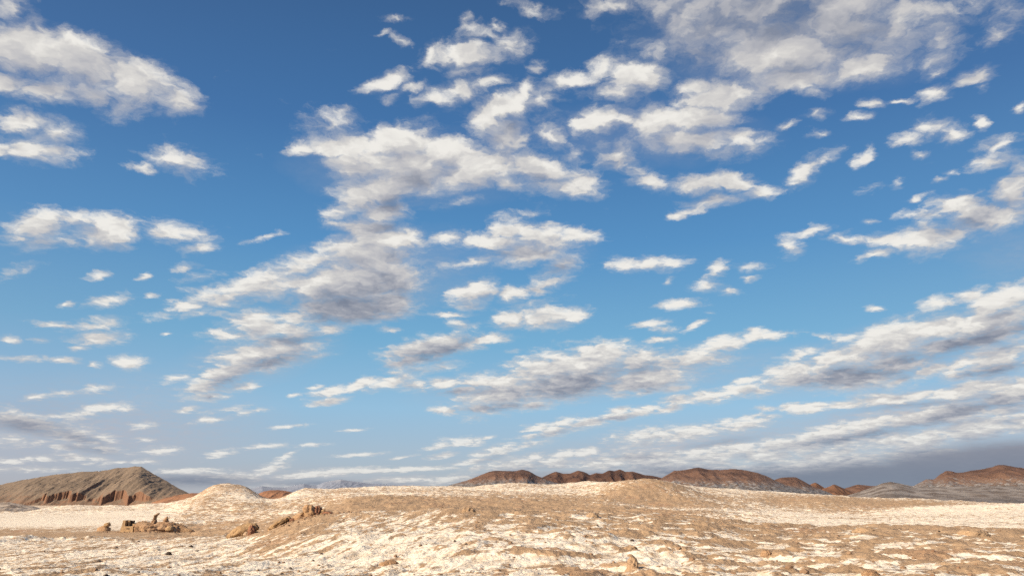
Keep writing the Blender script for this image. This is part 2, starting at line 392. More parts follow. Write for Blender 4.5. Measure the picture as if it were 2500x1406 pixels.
    bounds = [-9.0] + cuts + [9.0]
    shader = None
    for i in range(len(bounds) - 1):
        sh, last = sector(bounds[i], bounds[i + 1], None)
        if shader is None:
            shader = sh
        else:
            shader = nd(WT, 'ShaderNodeMixShader', {0: mth(WT, 'GREATER_THAN', bear, bounds[i]), 1: shader, 2: sh}).outputs[0]
    low = nd(WT, 'ShaderNodeBackground', {'Color': srgb(150, 140, 128), 'Strength': SKY_LEVEL * 0.6}).outputs[0]
    shader = nd(WT, 'ShaderNodeMixShader', {0: mth(WT, 'LESS_THAN', sep.outputs[2], -0.02), 1: shader, 2: low}).outputs[0]
    nd(WT, 'ShaderNodeOutputWorld', {'Surface': shader})


HAZE = 0.0
SHADE = (560.0, 1010.0)
CLOUD_THIN = 0.76
SKY_STRENGTH = 0.1
SKY_GAIN = 0.1
SKY_LEVEL = 0.642       # picture values back to scene light at this exposure
SKY_TINT = (1.0, 1.0, 1.0)
build_sky()


# ------------------------------------------------------------------ noise for the landforms
_rng = np.random.default_rng(7)
_PERM = _rng.permutation(512)
_GA = _rng.random(512) * 2 * math.pi
_GX, _GY = np.cos(_GA), np.sin(_GA)


def perlin(x, y, seed=0):
    xi = np.floor(x).astype(np.int64)
    yi = np.floor(y).astype(np.int64)
    xf, yf = x - xi, y - yi
    u = xf * xf * xf * (xf * (xf * 6 - 15) + 10)
    v = yf * yf * yf * (yf * (yf * 6 - 15) + 10)

    def g(ix, iy, dx, dy):
        h = _PERM[(_PERM[(ix + seed * 17) & 511] + iy + seed * 31) & 511]
        return _GX[h] * dx + _GY[h] * dy
    a = g(xi, yi, xf, yf)
    b = g(xi + 1, yi, xf - 1, yf)
    c = g(xi, yi + 1, xf, yf - 1)
    d = g(xi + 1, yi + 1, xf - 1, yf - 1)
    return 1.5 * ((a + (b - a) * u) + ((c + (d - c) * u) - (a + (b - a) * u)) * v)


def fbm2(x, y, octs=4, gain=0.5, seed=0, ridged=False):
    s, amp, tot = 0.0, 1.0, 0.0
    for i in range(octs):
        n = perlin(x, y, seed + i)
        if ridged:
            n = 1 - 2 * np.abs(n)
        s = s + amp * n
        tot += amp
        amp *= gain
        x, y = x * 2.03 + 11.3, y * 2.03 + 5.7
    return s / tot


def sstep(a, b, x):
    t = np.clip((x - a) / (b - a), 0, 1)
    return t * t * (3 - 2 * t)


def pt(px, py, Y):
    """place at forward distance Y that stands at (px, py) in the photograph"""
    d = px_dir(px, py)
    return Y * d[0] / d[1], Y, EYE + Y * d[2] / d[1]


def new_mesh(name, verts, faces, mat, smooth=True):
    me = bpy.data.meshes.new(name)
    verts = np.asarray(verts, dtype=np.float32)
    faces = np.asarray(faces, dtype=np.int32)
    me.vertices.add(len(verts))
    me.vertices.foreach_set('co', verts.ravel())
    k = faces.shape[1]
    me.loops.add(faces.size)
    me.loops.foreach_set('vertex_index', faces.ravel())
    me.polygons.add(len(faces))
    me.polygons.foreach_set('loop_start', np.arange(0, faces.size, k, dtype=np.int32))
    me.polygons.foreach_set('loop_total', np.full(len(faces), k, dtype=np.int32))
    me.update(calc_edges=True)
    me.polygons.foreach_set('use_smooth', np.full(len(faces), smooth, dtype=bool))
    me.materials.append(mat)
    o = bpy.data.objects.new(name, me)
    COL.objects.link(o)
    return o


def attr(o, name, vals):
    a = o.data.attributes.new(name, 'FLOAT', 'POINT')
    a.data.foreach_set('value', np.asarray(vals, dtype=np.float32).ravel())


def grid_faces(nr, nc, wrap=False):
    r = np.arange(nr - 1)[:, None]
    c = np.arange(nc if wrap else nc - 1)[None, :]
    c2 = (c + 1) % nc
    return np.stack([r * nc + c, r * nc + c2, (r + 1) * nc + c2, (r + 1) * nc + c], -1).reshape(-1, 4)


# ------------------------------------------------------------------ materials
def mat_base(name):
    m = bpy.data.materials.new(name)
    m.use_nodes = True
    t = m.node_tree
    t.nodes.clear()
    out = t.nodes.new('ShaderNodeOutputMaterial')
    b = t.nodes.new('ShaderNodeBsdfPrincipled')
    b.inputs['Specular IOR Level'].default_value = 0.15
    b.inputs['Roughness'].default_value = 0.9
    t.links.new(b.outputs[0], out.inputs[0])
    return m, t, b


def bump(t, b, h, dist, strength=1.0):
    n = nd(t, 'ShaderNodeBump', {'Height': h, 'Distance': dist, 'Strength': strength})
    t.links.new(n.outputs[0], b.inputs['Normal'])


def getattr_node(t, name):
    return nd(t, 'ShaderNodeAttribute', attribute_name=name).outputs['Fac']


SALT = (0.80, 0.735, 0.625, 1)
SALT_DIRTY = (0.60, 0.50, 0.385, 1)
SAND_A = (0.39, 0.272, 0.174, 1)
SAND_B = (0.305, 0.207, 0.129, 1)
SAND_RED = (0.31, 0.175, 0.105, 1)


def mat_ground():
    m, t, b = mat_base('salt_and_sand')
    pos = nd(t, 'ShaderNodeNewGeometry').outputs['Position']
    pos = vmt(t, 'MULTIPLY', pos, (1, 1, 1.5))
    along = mth(t, 'MULTIPLY', vmt(t, 'DOT_PRODUCT', pos, (0.26, 0.965, 0)), 0.22)
    across = vmt(t, 'DOT_PRODUCT', pos, (0.965, -0.26, 0))
    streak = nd(t, 'ShaderNodeCombineXYZ', {0: along, 1: across, 2: 0.0}).outputs[0]
    flat = vmt(t, 'MULTIPLY', pos, (0.62, 1.0, 0.5))
    crust = getattr_node(t, 'crust')
    lin = getattr_node(t, 'streaky')
    n1a = fbm(t, flat, 0.85, 7, 0.56, dist=0.6).outputs[0]
    n1b = fbm(t, streak, 1.7, 7, 0.62, dist=0.4).outputs[0]
    n1 = nd(t, 'ShaderNodeMix', {0: lin, 2: n1a, 3: n1b}).outputs[0]
    n2 = fbm(t, pos, 2.6, 5, 0.6).outputs[0]
    n3 = fbm(t, pos, 0.045, 3, 0.5).outputs[0]
    v = mth(t, 'MULTIPLY_ADD', mth(t, 'SUBTRACT', n1, 0.5), 1.9, crust)
    v = mth(t, 'MULTIPLY_ADD', mth(t, 'SUBTRACT', n2, 0.5), 0.62, v)
    v = mth(t, 'MULTIPLY_ADD', mth(t, 'SUBTRACT', n3, 0.5), 0.5, v)
    mask = mrange(t, v, 0.44, 0.58)
    sandn = fbm(t, pos, 0.35, 6, 0.6).outputs[0]
    sand = mixc(t, mrange(t, sandn, 0.38, 0.62), SAND_B, SAND_A)
    sand = mixc(t, mrange(t, fbm(t, pos, 0.11, 3, 0.5).outputs[0], 0.55, 0.75, 0, 0.75), sand, SAND_RED)
    sand = mixc(t, mrange(t, fbm(t, pos, 9.0, 3, 0.6).outputs[0], 0.35, 0.7, 0, 0.35), sand, (0.55, 0.41, 0.27, 1))
    salt = mixc(t, mrange(t, fbm(t, pos, 1.3, 7, 0.65).outputs[0], 0.36, 0.56), SALT_DIRTY, SALT)
    col = mixc(t, mask, sand, salt)
    t.links.new(col, b.inputs['Base Color'])
    hgt = mth(t, 'MULTIPLY_ADD', fbm(t, pos, 1.2, 8, 0.62).outputs[0], 1.0, mth(t, 'MULTIPLY', n1, 0.5))
    hgt = mth(t, 'MULTIPLY_ADD', fbm(t, pos, 6.0, 4, 0.6).outputs[0], 0.25, hgt)
    bump(t, b, hgt, 0.26)
    return m


def mat_hill(name, top, top2, low_a, low_b, split, soft, scale, rough_b, cliff=None, mid=None):
    m, t, b = mat_base(name)
    pos = nd(t, 'ShaderNodeNewGeometry')
    p = pos.outputs['Position']
    rel = getattr_node(t, 'rise')
    n = fbm(t, p, scale, 7, 0.62).outputs[0]
    nf = fbm(t, p, scale * 7, 5, 0.62).outputs[0]
    up = mixc(t, mrange(t, n, 0.4, 0.6), top, top2)
    lo = mixc(t, mrange(t, nf, 0.40, 0.60), low_a, low_b)
    e = mth(t, 'MULTIPLY_ADD', mth(t, 'SUBTRACT', nf, 0.5), 0.9, rel)
    e = mth(t, 'MULTIPLY_ADD', mth(t, 'SUBTRACT', n, 0.5), 0.5, e)
    if mid is not None:
        up = mixc(t, mrange(t, e, split + 0.12, split + 0.38), mixc(t, mrange(t, nf, 0.45, 0.62), top, mid), up)
    col = mixc(t, mrange(t, e, split - soft, split + soft), lo, up)
    if cliff is not None:
        nz = nd(t, 'ShaderNodeSeparateXYZ', {0: pos.outputs['Normal']}).outputs[2]
        col = mixc(t, mrange(t, mth(t, 'MULTIPLY_ADD', n, 0.3, nz), 0.72, 0.92), cliff, col)
    t.links.new(col, b.inputs['Base Color'])
    bump(t, b, mth(t, 'MULTIPLY_ADD', nf, 0.35, n), rough_b)
    return m


def mat_rock(name, a, b_, c, scale=0.8, bd=0.25):
    m, t, b = mat_base(name)
    p = nd(t, 'ShaderNodeNewGeometry').outputs['Position']
    n = fbm(t, p, scale, 6, 0.6).outputs[0]
    n2 = fbm(t, p, scale * 5, 5, 0.65).outputs[0]
    col = mixc(t, mrange(t, n, 0.38, 0.62), a, b_)
    col = mixc(t, mrange(t, n2, 0.5, 0.75), col, c)
    t.links.new(col, b.inputs['Base Color'])
    bump(t, b, mth(t, 'MULTIPLY_ADD', n2, 0.5, n), bd)
    return m


M_GROUND = mat_ground()

# ------------------------------------------------------------------ ground: crests and hollows at their distances
_rin = lambda Y: np.atleast_1d(Y)


def layer(ys, Y, salt):
    """a line over the land: heights (px, py), forward distance, share of salt crust"""
    yx = np.array([p[0] for p in ys], float)
    yy = np.array([p[1] for p in ys], float)
    xs = np.arange(-900, 3401, 10.0)
    y = np.interp(xs, yx, yy)
    ker = np.exp(-0.5 * (np.arange(-4, 5) / 1.3) ** 2)
    ker /= ker.sum()
    y = np.convolve(np.pad(y, 4, mode='edge'), ker, 'valid')
    if isinstance(Y, (int, float)):
        Yv = np.full_like(xs, Y)
    else:
        Yv = np.interp(xs, [p[0] for p in Y], [p[1] for p in Y])
    sv = np.interp(xs, [p[0] for p in salt], [p[1] for p in salt])
    P = np.array([pt(a, b_, c) for a, b_, c in zip(xs, y, Yv)])
    az = np.arctan2(P[:, 0], P[:, 1])
    r = np.hypot(P[:, 0], P[:, 1])
    return az, r, P[:, 2], sv


LAYERS = [
 layer([(0, 1425)], 19, [(0, .80), (700, .85), (1000, .72), (1200, .55), (1500, .40), (2500, .40)]),
 layer([(0, 1392), (500, 1385), (800, 1350), (1000, 1325), (1160, 1306), (1400, 1312), (1600, 1320), (1900, 1336), (2500, 1340)], 36,
       [(0, .80), (600, .86), (900, .86), (1100, .74), (1300, .5), (1500, .42), (1800, .38), (2500, .36)]),
 layer([(0, 1334), (200, 1331), (400, 1325), (500, 1318), (600, 1308), (660, 1292), (720, 1270), (780, 1256), (860, 1250), (1000, 1248), (1160, 1239), (1300, 1242),
        (1450, 1250), (1600, 1258), (1700, 1264), (1800, 1278), (1900, 1287), (2100, 1290), (2300, 1291), (2500, 1294)],
       [(0, 80), (500, 76), (700, 67), (860, 64), (1100, 60)],
       [(0, .80), (560, .75), (640, .3), (700, .2), (790, .25), (850, .6), (1000, .66), (1100, .5), (1160, .36), (1300, .36), (1450, .36), (1600, .3), (1800, .2), (2500, .2)]),
 layer([(0, 1322), (480, 1318), (640, 1310), (800, 1285), (1160, 1270), (1600, 1275), (1900, 1294), (2500, 1297)], 108,
       [(0, .78), (560, .6), (660, .3), (800, .4), (1000, .5), (1500, .5), (1750, .8), (2500, .9)]),
 layer([(0, 1302), (480, 1300), (600, 1291), (660, 1280), (720, 1270), (780, 1258), (860, 1247), (1000, 1247), (1160, 1243), (1300, 1244), (1450, 1246), (1600, 1247), (1700, 1250),
        (1800, 1262), (1900, 1269), (2100, 1272), (2500, 1270)], 170,
       [(0, .26), (480, .26), (560, .5), (780, .5), (860, .25), (1300, .28), (1450, .34), (1600, .34), (1750, .72), (1900, .80), (2500, .80)]),
 layer([(0, 1278), (480, 1272), (600, 1262), (780, 1240), (860, 1226), (1000, 1226), (1160, 1228), (1300, 1230), (1450, 1234), (1600, 1240), (1700, 1243), (1800, 1250), (1900, 1256), (2100, 1262), (2500, 1250)], 215,
       [(0, .84), (480, .8), (600, .75), (780, .7), (860, .28), (1300, .3), (1450, .6), (1600, .8), (1750, .78), (1900, .82), (2500, .82)]),
 layer([(0, 1262), (200, 1262), (400, 1257), (500, 1244), (600, 1236), (660, 1240), (720, 1232), (780, 1220), (860, 1206), (1000, 1204), (1160, 1208), (1300, 1212), (1400, 1217), (1450, 1220),
        (1600, 1226), (1700, 1226), (1800, 1236), (1900, 1245), (2100, 1251), (2300, 1238), (2500, 1231)], 275,
       [(0, .71), (400, .71), (600, .6), (780, .6), (860, .8), (1000, .8), (1300, .6), (1450, .5), (1600, .3), (1750, .5), (1900, .8), (2050, .62), (2300, .9), (2500, .98)]),
 layer([(0, 1251), (200, 1250), (400, 1244), (500, 1217), (600, 1214), (660, 1222), (720, 1213), (780, 1207), (860, 1202), (1000, 1200), (1160, 1204), (1300, 1203), (1420, 1204), (1450, 1196),
        (1480, 1184), (1520, 1172), (1570, 1167), (1610, 1170), (1650, 1180), (1680, 1190), (1700, 1199), (1740, 1207), (1800, 1214), (1900, 1222), (2000, 1219), (2100, 1226), (2200, 1228), (2300, 1231), (2500, 1232)], 335,
       [(0, .8), (430, .75), (500, .6), (600, .88), (720, .85), (860, .62), (1160, .7), (1420, .75), (1570, .55), (1690, .7), (1800, .6), (1900, .34), (2100, .26), (2250, .32), (2400, .7), (2500, .8)]),
 layer([(0, 1256), (60, 1253), (100, 1243), (160, 1233), (200, 1233), (250, 1237), (285, 1231), (300, 1236), (320, 1236), (360, 1228), (400, 1231), (420, 1226), (450, 1221), (480, 1211), (497, 1197),
        (520, 1183), (548, 1179), (580, 1185), (608, 1190), (620, 1200), (642, 1215), (660, 1219), (690, 1218), (705, 1208), (725, 1197), (745, 1191), (770, 1193), (800, 1195), (840, 1193), (880, 1190),
        (940, 1187), (1150, 1188), (1200, 1184), (1245, 1179), (1290, 1181), (1340, 1185), (1380, 1181), (1440, 1176), (1490, 1180), (1600, 1184), (1680, 1187), (1720, 1190), (1800, 1195), (1900, 1202),
        (2000, 1207), (2060, 1211), (2100, 1215), (2150, 1216), (2200, 1218), (2260, 1217), (2300, 1223), (2340, 1221), (2400, 1228), (2500, 1231)], 450,
       [(0, .85), (300, .85), (450, .8), (500, .62), (600, .55), (700, .6), (760, .6), (850, .85), (1100, .85), (1250, .75), (1500, .85), (1800, .85), (2500, .7)]),
 layer([(0, 1272), (480, 1260), (700, 1232), (900, 1215), (1500, 1212), (1900, 1218), (2500, 1236)], 640, [(0, .6), (2500, .6)]),
 layer([(0, 1236), (1250, 1236), (2500, 1236)], 1600, [(0, .5), (2500, .5)]),
 layer([(0, 1207.5)], 60000, [(0, .4)]),
]


def ground_axis():
    a = np.concatenate([np.radians(np.arange(-180, -64, 4.0)), np.radians(np.arange(-64, -40.0, 0.8)), np.radians(np.arange(-40, 40, 0.0715)),
                        np.radians(np.arange(40, 64, 0.8)), np.radians(np.arange(64, 180, 4.0))])
    r = [2.5]
    while r[-1] < 14:
        r.append(r[-1] * 1.03)
    while r[-1] < 120:
        r.append(r[-1] * 1.0062)
    while r[-1] < 560:
        r.append(r[-1] * 1.0044)
    while r[-1] < 60000:
        r.append(r[-1] * 1.09)
    return a, np.array(r)


def hermite_layers(az, r):
    """height and salt share over the polar grid from the layer lines"""
    L = len(LAYERS) + 1
    R = np.empty((L, len(az)))
    Z = np.empty((L, len(az)))
    S = np.empty((L, len(az)))
    R[0], Z[0], S[0] = 2.5, EYE - 1.75, 0.6
    for i, (la, lr, lz, ls) in enumerate(LAYERS):
        R[i + 1] = np.interp(az, la, lr)
        Z[i + 1] = np.interp(az, la, lz)
        S[i + 1] = np.interp(az, la, ls)
    T = np.log(R)
    # outside the view, fade to a plain
    out = sstep(math.radians(48), math.radians(70), np.abs(az))
    for i in range(1, L):
        Z[i] = Z[i] * (1 - out) + (EYE - 4.0) * out
    dT = np.diff(T, axis=0)
    dZ = np.diff(Z, axis=0) / dT
    m = np.zeros_like(Z)
    same = dZ[:-1] * dZ[1:] > 0
    with np.errstate(divide='ignore', invalid='ignore'):
        hm = 2 * dZ[:-1] * dZ[1:] / (dZ[:-1] + dZ[1:])
    m[1:-1] = np.where(same, hm, 0)
    m[0], m[-1] = dZ[0], dZ[-1]
    lr = np.log(r)
    z = np.empty((len(r), len(az)))
    s = np.empty_like(z)
    for j in range(len(az)):
        k = np.clip(np.searchsorted(T[:, j], lr, 'right') - 1, 0, L - 2)
        h = dT[k, j]
        u = np.clip((lr - T[k, j]) / h, 0, 1)
        h00 = 2 * u ** 3 - 3 * u ** 2 + 1
        h10 = u ** 3 - 2 * u ** 2 + u
        h01 = -2 * u ** 3 + 3 * u ** 2
        h11 = u ** 3 - u ** 2
        z[:, j] = h00 * Z[k, j] + h10 * h * m[k, j] + h01 * Z[k + 1, j] + h11 * h * m[k + 1, j]
        s[:, j] = S[k, j] * (1 - u) + S[k + 1, j] * u
    return z, s


G_AZ, G_R = ground_axis()
_z, _s = hermite_layers(G_AZ, G_R)
_x = G_R[:, None] * np.sin(G_AZ)[None, :]
_y = G_R[:, None] * np.cos(G_AZ)[None, :]
_rr = np.broadcast_to(G_R[:, None], _x.shape)
_pxx = 1250 + F_PX * np.tan(np.clip(G_AZ, -1.2, 1.2))[None, :] * np.ones_like(_x)
# brown earth hummocks with salt in their hollows, most on the right foreground
near = 1 - sstep(75, 120, _rr)
right = sstep(900, 1500, _pxx)
left = 1 - right
bw = fbm2(_x * 0.11, _y * 0.11, 3, 0.5, 3)
mound = fbm2(_x * 0.55 + bw, _y * 0.42 + bw, 5, 0.55, 11)
lump = np.maximum(mound + 0.10, 0)
rid = fbm2((_x * 0.26 + _y * 0.965) * 0.20, (_x * 0.965 - _y * 0.26) * 0.75, 5, 0.55, 21)
_z = _z + near * right * (0.40 * lump + 0.34 * bw)
_z = _z + near * left * (0.26 * rid + 0.5 * bw)
small = fbm2(_x * 1.1, _y * 1.1, 4, 0.55, 31)
_z = _z + near * (0.09 * small + 0.02 * fbm2(_x * 4.0, _y * 2.6, 3, 0.6, 35))
# mid ground: knobbly salt crust
mid = sstep(75, 120, _rr) * (1 - sstep(520, 700, _rr))
flatl = 1 - (1 - sstep(330, 520, _pxx)) * sstep(120, 160, _rr) * (1 - sstep(330, 420, _rr)) * 0.85
plain_r = 1 - sstep(1750, 1950, _pxx) * (1 - sstep(240, 300, _rr)) * 0.45
knob = fbm2(_x * 0.055, _y * 0.055, 4, 0.5, 41)
knob2 = fbm2(_x * 0.30, _y * 0.22, 5, 0.6, 51)
_z = _z + mid * flatl * plain_r * (1.1 * knob + 0.7 * knob2) + mid * 0.06 * small
crust = _s - near * right * 0.95 * (lump - 0.20) - near * left * (0.34 * rid + 0.24) - mid * flatl * (0.30 * knob2 + 0.20) * np.where(_pxx > 1750, 0.85, 1.0)
_z[-8:] = np.minimum(_z[-8:], _z[-8:])
ground = new_mesh('ground', np.stack([_x, _y, _z], -1).reshape(-1, 3), grid_faces(len(G_R), len(G_AZ), True)[:, ::-1], M_GROUND)
attr(ground, 'crust', crust)
attr(ground, 'streaky', np.clip(near * left + (1 - near) * 0.35 * (1 - sstep(200, 500, _rr)), 0, 1))
ground['kind'] = 'structure'
ground['label'] = 'rolling desert ground of tan earth under white salt crust'


def ground_at(x, y):
    a, r = math.atan2(x, y), math.hypot(x, y)
    i = int(np.clip(np.searchsorted(G_R, r) - 1, 0, len(G_R) - 2))
    j = int(np.clip(np.searchsorted(G_AZ, a) - 1, 0, len(G_AZ) - 2))
    u = (r - G_R[i]) / (G_R[i + 1] - G_R[i])
    v = (a - G_AZ[j]) / (G_AZ[j + 1] - G_AZ[j])
    return float((_z[i, j] * (1 - u) + _z[i + 1, j] * u) * (1 - v) + (_z[i, j + 1] * (1 - u) + _z[i + 1, j + 1] * u) * v)


def hit(px, py):
    """where the sight line through (px, py) first meets the ground"""
    d = px_dir(px, py)
    t = 6.0
    while t < 900:
        x, y, z = d[0] * t, d[1] * t, EYE + d[2] * t
        if z <= ground_at(x, y):
            return x, y, ground_at(x, y)
        t *= 1.003
    return x, y, ground_at(x, y)


# ------------------------------------------------------------------ hills
def hill(name, label, crest, Y, depth, zbase, mat, prof=1.3, gully=0.06, gscale=1.0, fine=0.3, cliffs=None, seed=0, step=2.0, rows=90, back=0.8, jag=0.35):
    xs = np.arange(crest[0][0], crest[-1][0] + 0.1, step)
    ys = np.interp(xs, [c[0] for c in crest], [c[1] for c in crest])
    ker = np.array([.25, .5, .25])
    ys = np.convolve(np.pad(ys, 1, mode='edge'), ker, 'valid')
    if not isinstance(Y, (int, float)):      # a crest line that comes nearer or recedes
        Y = np.interp(xs, [p_[0] for p_ in Y], [p_[1] for p_ in Y])
    Y = Y * np.ones_like(xs)
    P = np.array([pt(a, b_, c_) for a, b_, c_ in zip(xs, ys, Y)])
    zc = P[:, 2]
    sx = P[:, 0] / Y
    t = np.concatenate([np.linspace(0, 1, rows), np.linspace(1, 1 + back, rows // 4)[1:]])
    T = t[:, None] * np.ones_like(xs)[None, :]
    YY = Y[None, :] - depth + depth * T
    X = sx[None, :] * YY
    w = perlin(X / (depth * 0.5) + seed, YY / (depth * 0.5), seed) * 0.05
    f = np.where(T <= 1, np.clip(T, 0, 1) ** prof, 1 - np.clip(T - 1, 0, 1) ** 1.5 * 1.1)
    H = np.maximum(zc[None, :] - zbase, 0.0)
    gl = fbm2(X / (depth * 0.11 * gscale), YY / (depth * 0.5 * gscale), 5, 0.5, seed + 3, True)
    dull = np.sin(np.clip(T, 0, 1) * math.pi) ** 0.7
    Z = zbase + H * f + H * gully * gl * dull + H * w * dull
    if cliffs:
        lo, hi, drop = cliffs
        edge = 0.5 * (lo + hi) + 0.16 * fbm2(X / (depth * 0.14), YY * 0 + seed, 6, 0.62, seed + 9) + 0.10 * perlin(X / (depth * 0.5), YY * 0 + 3.3, seed)
        win = sstep(20, 110, xs)[None, :] * (1 - sstep(330, 430, xs)[None, :]) * (0.25 + 0.75 * sstep(-0.35, 0.15, fbm2(X / (depth * 0.22), YY * 0 + 8.1, 3, 0.5, seed + 13)))
        Z = Z + H * drop * win * (sstep(edge - 0.012, edge + 0.012, T) - sstep(edge, 1.0, T))
    Z = Z + fine * fbm2(X / 6.0, YY / 6.0, 4, 0.6, seed + 5) * np.minimum(H, 3.0) / 3.0 + jag * H * 0.05 * fbm2(X / 25.0, YY / 40.0, 3, 0.5, seed + 7)
    o = new_mesh(name, np.stack([X, YY, Z], -1).reshape(-1, 3), grid_faces(len(t), len(xs)), mat)
    hm = np.max(H)
    attr(o, 'rise', np.clip((Z - zbase) / max(hm, 1e-3), 0, 1))
    o['kind'] = 'structure'
    o['label'] = label
    return o


M_MESA = mat_hill('cinder_slope', (0.205, 0.158, 0.120, 1), (0.165, 0.128, 0.098, 1), (0.195, 0.120, 0.082, 1), (0.155, 0.100, 0.070, 1), 0.25, 0.16, 0.012, 1.6, (0.185, 0.105, 0.070, 1))
M_RED = mat_hill('red_clay_over_salt', (0.25, 0.142, 0.096, 1), (0.155, 0.090, 0.065, 1), (0.42, 0.39, 0.36, 1), (0.10, 0.085, 0.075, 1), 0.46, 0.12, 0.03, 4.0, None, (0.30, 0.20, 0.145, 1))
M_GREY = mat_hill('salt_speckled_slope', (0.42, 0.365, 0.315, 1), (0.21, 0.165, 0.132, 1), (0.40, 0.35, 0.305, 1), (0.15, 0.12, 0.10, 1), 0.35, 0.3, 0.06, 1.2)
M_BROWN = mat_hill('red_brown_earth', (0.30, 0.155, 0.09, 1), (0.20, 0.105, 0.065, 1), (0.34, 0.20, 0.12, 1), (0.24, 0.13, 0.08, 1), 0.3, 0.2, 0.05, 1.0)
M_FAR = mat_hill('haze_tinted_rock', (0.34, 0.36, 0.41, 1), (0.25, 0.28, 0.345, 1), (0.22, 0.25, 0.32, 1), (0.235, 0.265, 0.335, 1), 0.90, 0.10, 0.0009, 40.0)  # distance haze is put into these pale blue-grey colours

hill('hill', 'broad grey brown cinder hill with red cliffs at its foot',
     [(-420, 1225), (-300, 1212), (-150, 1198), (0, 1183), (60, 1170), (120, 1160), (180, 1153), (240, 1150), (265, 1146), (285, 1142), (310, 1141), (325, 1139), (345, 1138), (352, 1142), (360, 1147),
      (380, 1158), (410, 1176), (440, 1193), (460, 1203), (500, 1218), (540, 1232)],
     [(0, 2100), (300, 2080), (345, 2060), (420, 1960), (500, 1820)], 300, -34, M_MESA, prof=0.85, gully=0.06, gscale=0.9, fine=0.9, cliffs=(0.10, 0.26, 0.16), seed=2, step=1.5, rows=150, jag=0.5)
hill('hill', 'low red brown hill behind the white dome on the left',
     [(370, 1226), (400, 1216), (430, 1208), (470, 1203), (495, 1203), (520, 1206), (560, 1215)], 800, 90, -6, M_BROWN, seed=4, fine=0.4)
hill('hill', 'small rust brown hill in the gap between two white domes',
     [(600, 1222), (625, 1207), (645, 1199), (662, 1196), (675, 1195), (690, 1197), (705, 1199), (730, 1206), (760, 1220)], 780, 110, -2, M_BROWN, gully=0.14, seed=6, fine=0.5)
hill('hill', 'dark salt streaked slope at the left edge',
     [(-300, 1228), (-100, 1222), (0, 1226), (20, 1225), (40, 1229), (60, 1232), (85, 1236), (105, 1243), (130, 1252)], 620, 90, -6, M_GREY, gully=0.16, seed=8, fine=0.5)

hill('hill', 'flat topped red hill with a grey white foot left of the chain',
     [(1060, 1192), (1090, 1186), (1110, 1180), (1140, 1172), (1170, 1161), (1195, 1151), (1210, 1148), (1240, 1149), (1260, 1149), (1275, 1146), (1290, 1149), (1310, 1160), (1325, 1166), (1350, 1176), (1390, 1188)],
     1000, 190, 10, M_RED, gully=0.13, seed=12, fine=0.5)
hill('hill', 'jagged dark red ridge between two broader red hills',
     [(1290, 1186), (1310, 1172), (1325, 1164), (1345, 1155), (1358, 1151), (1375, 1156), (1390, 1156), (1412, 1148), (1425, 1151), (1440, 1159), (1455, 1154), (1470, 1156), (1487, 1147), (1500, 1150), (1513, 1145), (1528, 1151),
      (1545, 1150), (1570, 1158), (1595, 1161), (1615, 1166), (1640, 1176), (1670, 1186)],
     1150, 200, 4, mat_hill('dark_red_clay', (0.22, 0.12, 0.08, 1), (0.125, 0.07, 0.052, 1), (0.36, 0.28, 0.22, 1), (0.19, 0.11, 0.078, 1), 0.3, 0.16, 0.03, 4.0, None, (0.28, 0.18, 0.13, 1)), gully=0.17, seed=14, fine=0.5)
hill('hill', 'broad red hill with a dark speckled foot right of the centre',
     [(1560, 1190), (1590, 1178), (1612, 1168), (1630, 1158), (1645, 1149), (1670, 1147), (1705, 1140), (1730, 1146), (1760, 1147), (1785, 1144), (1820, 1147), (1850, 1153), (1870, 1161), (1890, 1171), (1915, 1182), (1960, 1196), (2000, 1208)],
     960, 230, 4, M_RED, gully=0.11, seed=16, fine=0.5)
hill('hill', 'rounded red hill stepping down to the small cones',
     [(1850, 1186), (1880, 1174), (1905, 1166), (1930, 1164), (1945, 1165), (1965, 1176), (1985, 1187), (2015, 1198), (2040, 1208)], 1050, 170, 2, M_RED, gully=0.10, seed=18, fine=0.5)
hill('hill', 'narrow red cone left of the wider red cone',
     [(1950, 1200), (1970, 1187), (1982, 1180), (1991, 1177), (2000, 1182), (2014, 1191), (2035, 1204)], 1180, 90, -6, M_BROWN, gully=0.12, seed=20, fine=0.4)
hill('hill', 'small pointed red cone in the middle of the low gap',
     [(1990, 1204), (2010, 1192), (2025, 1187), (2036, 1181), (2050, 1187), (2070, 1196), (2090, 1206)], 1080, 90, -4, M_BROWN, gully=0.12, seed=22, fine=0.4)
hill('hill', 'low red hill flecked with salt beyond the pointed cone',
     [(2030, 1204), (2060, 1192), (2080, 1186), (2095, 1182), (2110, 1184), (2125, 1186), (2150, 1184), (2180, 1184), (2220, 1188), (2260, 1196), (2300, 1206)], 1150, 150, -4, M_RED, gully=0.14, seed=24, fine=0.4)
hill('hill', 'pale salt covered rise in front of the low red hills',
     [(2060, 1212), (2090, 1203), (2120, 1192), (2140, 1184), (2155, 1179), (2175, 1176), (2190, 1178), (2210, 1182), (2225, 1186), (2260, 1188), (2320, 1188), (2400, 1186), (2500, 1186), (2600, 1188), (2700, 1196)],
     800, 260, -4, M_GREY, gully=0.07, gscale=1.6, seed=26, fine=0.5)
hill('hill', 'long red hill with a dark grey flank at the right edge',
     [(2210, 1192), (2230, 1186), (2248, 1176), (2262, 1169), (2280, 1170), (2295, 1158), (2310, 1149), (2322, 1149), (2335, 1153), (2355, 1152), (2370, 1148), (2400, 1145), (2420, 1140), (2435, 1134), (2450, 1134), (2475, 1139), (2500, 1142),
      (2560, 1138), (2640, 1146), (2760, 1160), (2900, 1185)],
     1000, 250, 2, M_RED, gully=0.12, seed=28, fine=0.6)
